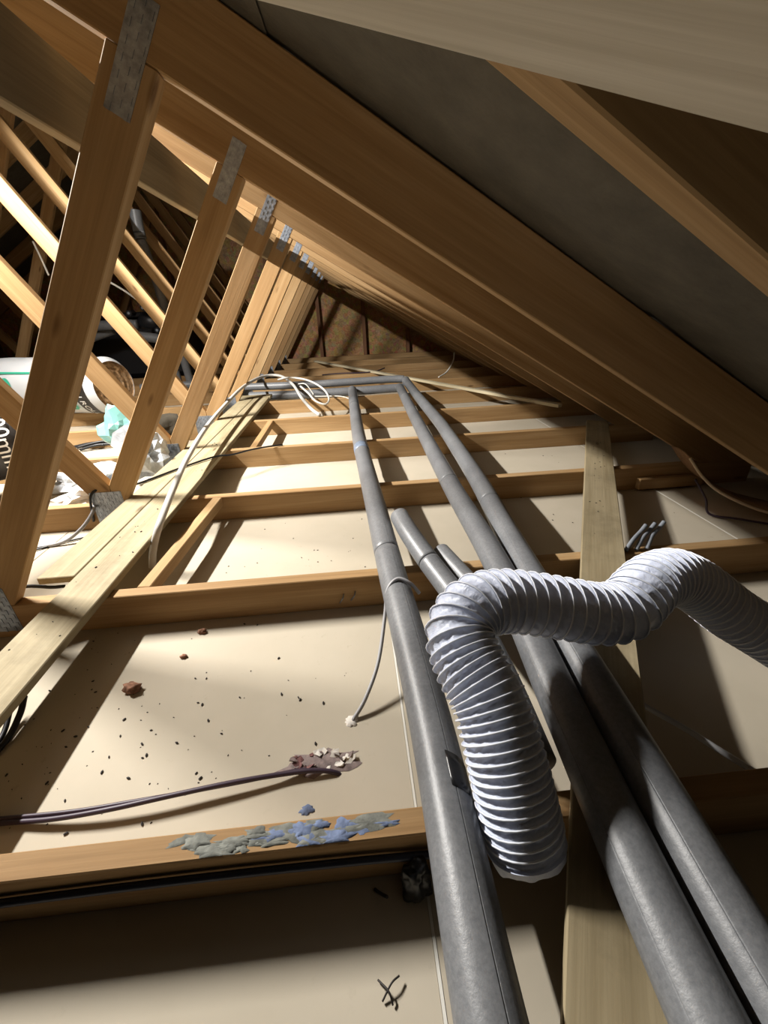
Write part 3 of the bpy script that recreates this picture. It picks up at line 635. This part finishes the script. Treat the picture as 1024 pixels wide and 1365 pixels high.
# staples and small splinters on joist faces
for i, (x, z, lab) in enumerate(((-0.072, -0.066, 'left bent metal clip on the second joist face'), (-0.041, -0.060, 'right bent metal clip on the second joist face'))):
    cable('metal_clip', [(x - 0.004, 1.199, z - 0.012), (x, 1.190, z), (x + 0.006, 1.186, z + 0.012), (x + 0.009, 1.199, z + 0.016)], 0.0018, 'plate', lab, 'metal clips')
tw = cable('twig', [(-0.018, 0.480, -0.094), (-0.006, 0.492, -0.088), (0.004, 0.498, -0.090)], 0.0011, 'dropping', 'small dark twig on the near plasterboard')
cable('twig', [(-0.022, 0.498, -0.094), (-0.010, 0.486, -0.089), (-0.006, 0.476, -0.094)], 0.0011, 'dropping', 'dark splinter crossing the small twig on near plasterboard')
cable('splinter', [(-0.02, 0.585, -0.094), (-0.012, 0.574, -0.080), (-0.004, 0.566, -0.070)], 0.0022, 'dropping', 'grey splinter standing under the nearest joist')
for i, (x, y) in enumerate(((0.74, 1.235), (0.77, 1.24), (0.80, 1.245))):
    cable('rag_strand', [(x - 0.03, 1.215, 0.004), (x, y, 0.025), (x + 0.03, y + 0.02, 0.034), (x + 0.05, y + 0.03, 0.05)], 0.006, 'greycloth', ('left', 'middle', 'right')[i] + ' frayed grey strand on second joist behind the duct', 'frayed strands')
# mouse droppings: too many and small to count
bmd = bmesh.new()
def dropping(x, y, z, s):
    mtx = Matrix.Translation((x, y, z + s * 0.35)) @ Matrix.Rotation(rng.uniform(0, 6.28), 4, 'Z') @ Matrix.Diagonal((s, s * 0.5, s * 0.42, 1))
    bmesh.ops.create_icosphere(bmd, subdivisions=1, radius=1.0, matrix=mtx)
for i in range(95):
    x = rng.gauss(-0.40, 0.16); y = rng.gauss(0.83, 0.14)
    if 0.66 < y < 1.18 and -0.78 < x < 0.02: dropping(x, y, -JH, rng.choice((0.0014, 0.002, 0.0032, 0.0042)))
for i in range(45): dropping(rng.uniform(-0.72, -0.58), rng.uniform(0.66, 1.18), -JH, rng.choice((0.0015, 0.0022, 0.0036)))
for i in range(26): dropping(rng.uniform(-0.45, 0.0), rng.uniform(1.25, 1.75), -JH, rng.choice((0.0018, 0.003)))
for i in range(20): dropping(rng.uniform(0.5, 1.15), rng.uniform(1.3, 2.35), -JH, rng.choice((0.0022, 0.0036)))
for i in range(45): dropping(rng.uniform(-0.76, -0.665), rng.uniform(0.7, 2.9), 0.02, rng.choice((0.0016, 0.0024, 0.0042)))
for i in range(24):
    y = rng.uniform(1.2, 2.3); dropping(0.575 + 0.542 * (y - 1.107) + rng.uniform(-0.03, 0.04), y, 0.02, rng.choice((0.0018, 0.003)))
me = bpy.data.meshes.new('mouse_droppings'); bmd.to_mesh(me); bmd.free()
tag(link('mouse_droppings', me, 'dropping'), 'scattered black mouse droppings on plasterboard and boards', 'droppings', kind='stuff')
# paper lining flap sagging at the right eaves
rimp = catmull([(1.16, 1.60, 0.105), (1.20, 1.57, 0.045), (1.26, 1.54, -0.008), (1.35, 1.48, -0.050), (1.46, 1.42, -0.075)], 6); V, Fc = [], []
for p in rimp:
    for j in range(4):
        t = j / 3; V.append(p + Vector((0.05 * t, 0.16 * t, 0.035 * t * (1 - t) - 0.01 * t)) - rimp[0])
for i in range(len(rimp) - 1):
    for j in range(3): a = i * 4 + j; Fc.append((a, a + 1, a + 5, a + 4))
fl = empty('lining_flap', rimp[0]); tag(fl, 'curved brown lining flap with pale rim sagging at right eaves', 'lining')
o = mesh_obj('flap_sheet', V, Fc, 'brownpaper', fl, (0, 0, 0), True); o.modifiers.new('thick', 'SOLIDIFY').thickness = 0.003
V, Fc = tube_data([p - rimp[0] for p in rimp], 0.005, 6); mesh_obj('flap_rim', V, Fc, 'rim', fl, (0, 0, 0), True)
cable('eaves_wire', [(1.19, 1.585, 0.03), (1.215, 1.545, -0.03), (1.235, 1.53, -0.085), (1.30, 1.48, -0.085), (1.42, 1.41, -0.09)], 0.004, 'cabledark', 'dark wire looping below the lining flap at right eaves')

# ------------------------------------------------------------------ stored rolls and bags on the left
def roll(name, c, axis, length, R, label, ends, green, band, words, ang0, wsize):
    """wrapped insulation roll, axis horizontal; c = centre of the right-hand end"""
    t = empty(name, (c[0], c[1], c[2] - R)); ax = Vector(axis).normalized(); upz = Vector((0, 0, 1)); sd = ax.cross(upz).normalized()
    z0 = Vector((0, 0, R))
    def pt(s, a, r): return z0 - ax * s + (sd * math.cos(a) + upz * math.sin(a)) * r
    n = 48; m_ = 26
    def shell(nm, s0, s1, dr, mat):
        V, Fc = [], []
        for i in range(m_ + 1):
            s = s0 + (s1 - s0) * i / m_
            for k in range(n):
                a = 2 * math.pi * k / n; r = R + dr + 0.006 * mnoise.noise(Vector((math.cos(a) * 2, math.sin(a) * 2, s * 5))) - (0.03 * max(0, 1 - s / 0.05) ** 2 if s0 <= 0 else 0)
                V.append(pt(s, a, r))
        for i in range(m_):
            for k in range(n): k2 = (k + 1) % n; Fc.append((i * n + k, (i + 1) * n + k, (i + 1) * n + k2, i * n + k2))
        return mesh_obj(nm, V, Fc, mat, t, (0, 0, 0), True)
    shell('wrapper', 0, length, 0, 'whitewrap' if not green is None else 'blackwrap')
    if band: shell('black_band', band[0], band[1], 0.0015, 'blackwrap')
    for e, s in enumerate((0.018, length - 0.02)):
        V, Fc = [], []; rings = 14
        for i in range(rings + 1):
            rr = (R - 0.020) * i / rings
            for k in range(n):
                a = 2 * math.pi * k / n; bumpy = 0.012 * mnoise.fractal(Vector((rr * 30 * math.cos(a), rr * 30 * math.sin(a), e)), 1, 2, 3) + 0.006 * math.sin(rr * 150 + a)
                V.append(pt(s + (bumpy if e == 0 else -bumpy), a, rr))
        for i in range(rings):
            for k in range(n): k2 = (k + 1) % n; Fc.append((i * n + k, i * n + k2, (i + 1) * n + k2, (i + 1) * n + k))
        mesh_obj('wool_end', V, Fc, 'wool', t, (0, 0, 0), True)
    # lettering wrapped round the roll
    for (body, s_mid, amid, size, mat, along) in words:
        V, Fc = text_verts(body, size); out = []
        for v_ in V:
            if along: s, a = s_mid - v_.x, amid + v_.y / R
            else: s, a = s_mid - v_.y, amid - v_.x / R
            out.append(pt(s, a, R + 0.0085))
        mesh_obj('lettering', out, Fc, mat, t)
    for (s_mid, amid, rr, inner) in (green or ()):
        V, Fc = [], []; k_ = 28
        for k in range(k_):
            a = 2 * math.pi * k / k_
            for q in (inner, rr): V.append(pt(s_mid + q * math.cos(a), amid + q * math.sin(a) / R, R + 0.008))
        for k in range(k_): k2 = (k + 1) % k_; Fc.append((2 * k, 2 * k + 1, 2 * k2 + 1, 2 * k2))
        mesh_obj('green_emblem', V, Fc, 'greenink', t)
    if green:
        for (s0, s1, a0, a1) in ((0.50, length - 0.05, 1.95, 2.03), (0.52, length - 0.05, 0.55, 0.62)):
            V, Fc = [], []
            for i in range(2):
                for k in range(9): V.append(pt(s0 if i == 0 else s1, math.pi - (a0 + (a1 - a0) * k / 8) if False else a0 + (a1 - a0) * k / 8, R + 0.0075))
            for k in range(8): Fc.append((k, k + 1, 10 + k, 9 + k))
            mesh_obj('green_stripe', V, Fc, 'greenink', t)
    return tag(t, label, 'insulation roll', 'insulation rolls')
# angle 0 faces the camera side (-y), pi/2 is the top
roll('insulation_roll', (-1.68, 3.50, 0.197), (0.93, -0.36, 0), 1.10, 0.195, 'white wrapped insulation roll with brown wool end on the joists', 1,
     [(0.24, -0.55, 0.045, 0.028), (0.78, 0.12, 0.055, 0.0)], (0.055, 0.175), [('INSULATION ROLL', 0.115, 0.25, 0.062, 'whiteink', False)], 0, 0.08)
roll('insulation_roll', (-1.49, 2.26, 0.152), (0.80, 0.60, 0), 0.8, 0.15, 'black wrapped insulation roll marked 100mm at the left edge', 1,
     None, None, [('100mm', 0.07, 0.35, 0.085, 'whiteink', False)], 0, 0.1)
tag(lump('plastic_bag', (-1.27, 2.66, 0.0), (0.105, 0.09, 0.125), 'aqua', 3, 0.45, 1.5, 3, facet=True), 'aqua green plastic bag behind the third post', 'plastic bag', 'plastic bags')
tag(lump('plastic_bag', (-0.985, 2.25, -0.03), (0.085, 0.13, 0.115), 'clear', 8, 0.9, 1.6, 3, facet=True), 'crumpled clear plastic bag between third and fourth posts', 'plastic bag', 'plastic bags')
tag(lump('plastic_bag', (-1.30, 2.28, -JH), (0.16, 0.10, 0.05), 'clear', 12, 0.9, 2.0, 3, facet=True), 'flattened clear plastic bag on plasterboard left of third post', 'plastic bag', 'plastic bags')
tag(lump('cloth_bundle', (-1.06, 2.70, 0.0), (0.10, 0.09, 0.085), 'darkcloth', 5, 0.3, 1.8, 3), 'dark olive cloth bundle beside the fourth post foot', 'cloth')
tag(lump('rag', (-1.40, 2.50, -JH), (0.07, 0.05, 0.035), 'greycloth', 15, 0.5, 2.0, 3), 'small grey rag on the plasterboard left of bags', 'rag')
tag(lump('paper_scrap', (-1.10, 1.93, -0.03), (0.085, 0.07, 0.035), 'paper', 21, 0.9, 1.7, 3, facet=True), 'crumpled white paper scrap left of the third post foot', 'paper')
wb = tag(B('wood_offcut', (-1.70, 2.97, -0.085), (-1.52, 3.02 - 0.04, -0.085), 0.05, 0.022, 'pine', 'small wood offcut beside the black clips', 'offcut'), 'small wood offcut beside the black clips', 'offcut')
for i, (x0, y0, x1, y1, z) in enumerate(((-1.76, 2.93, -1.50, 2.965, -0.066), (-1.70, 2.90, -1.47, 2.975, -0.060), (-1.75, 2.96, -1.55, 2.92, -0.070), (-1.68, 2.89, -1.50, 2.94, -0.072))):
    cable('pipe_clip_strip', [(x0, y0, z - 0.01), ((x0 + x1) / 2, (y0 + y1) / 2, z + 0.006), (x1, y1, z)], 0.008, 'black', ('uppermost', 'longest', 'rear', 'front')[i] + ' black strip in the small heap behind near post', 'black strips in a heap')
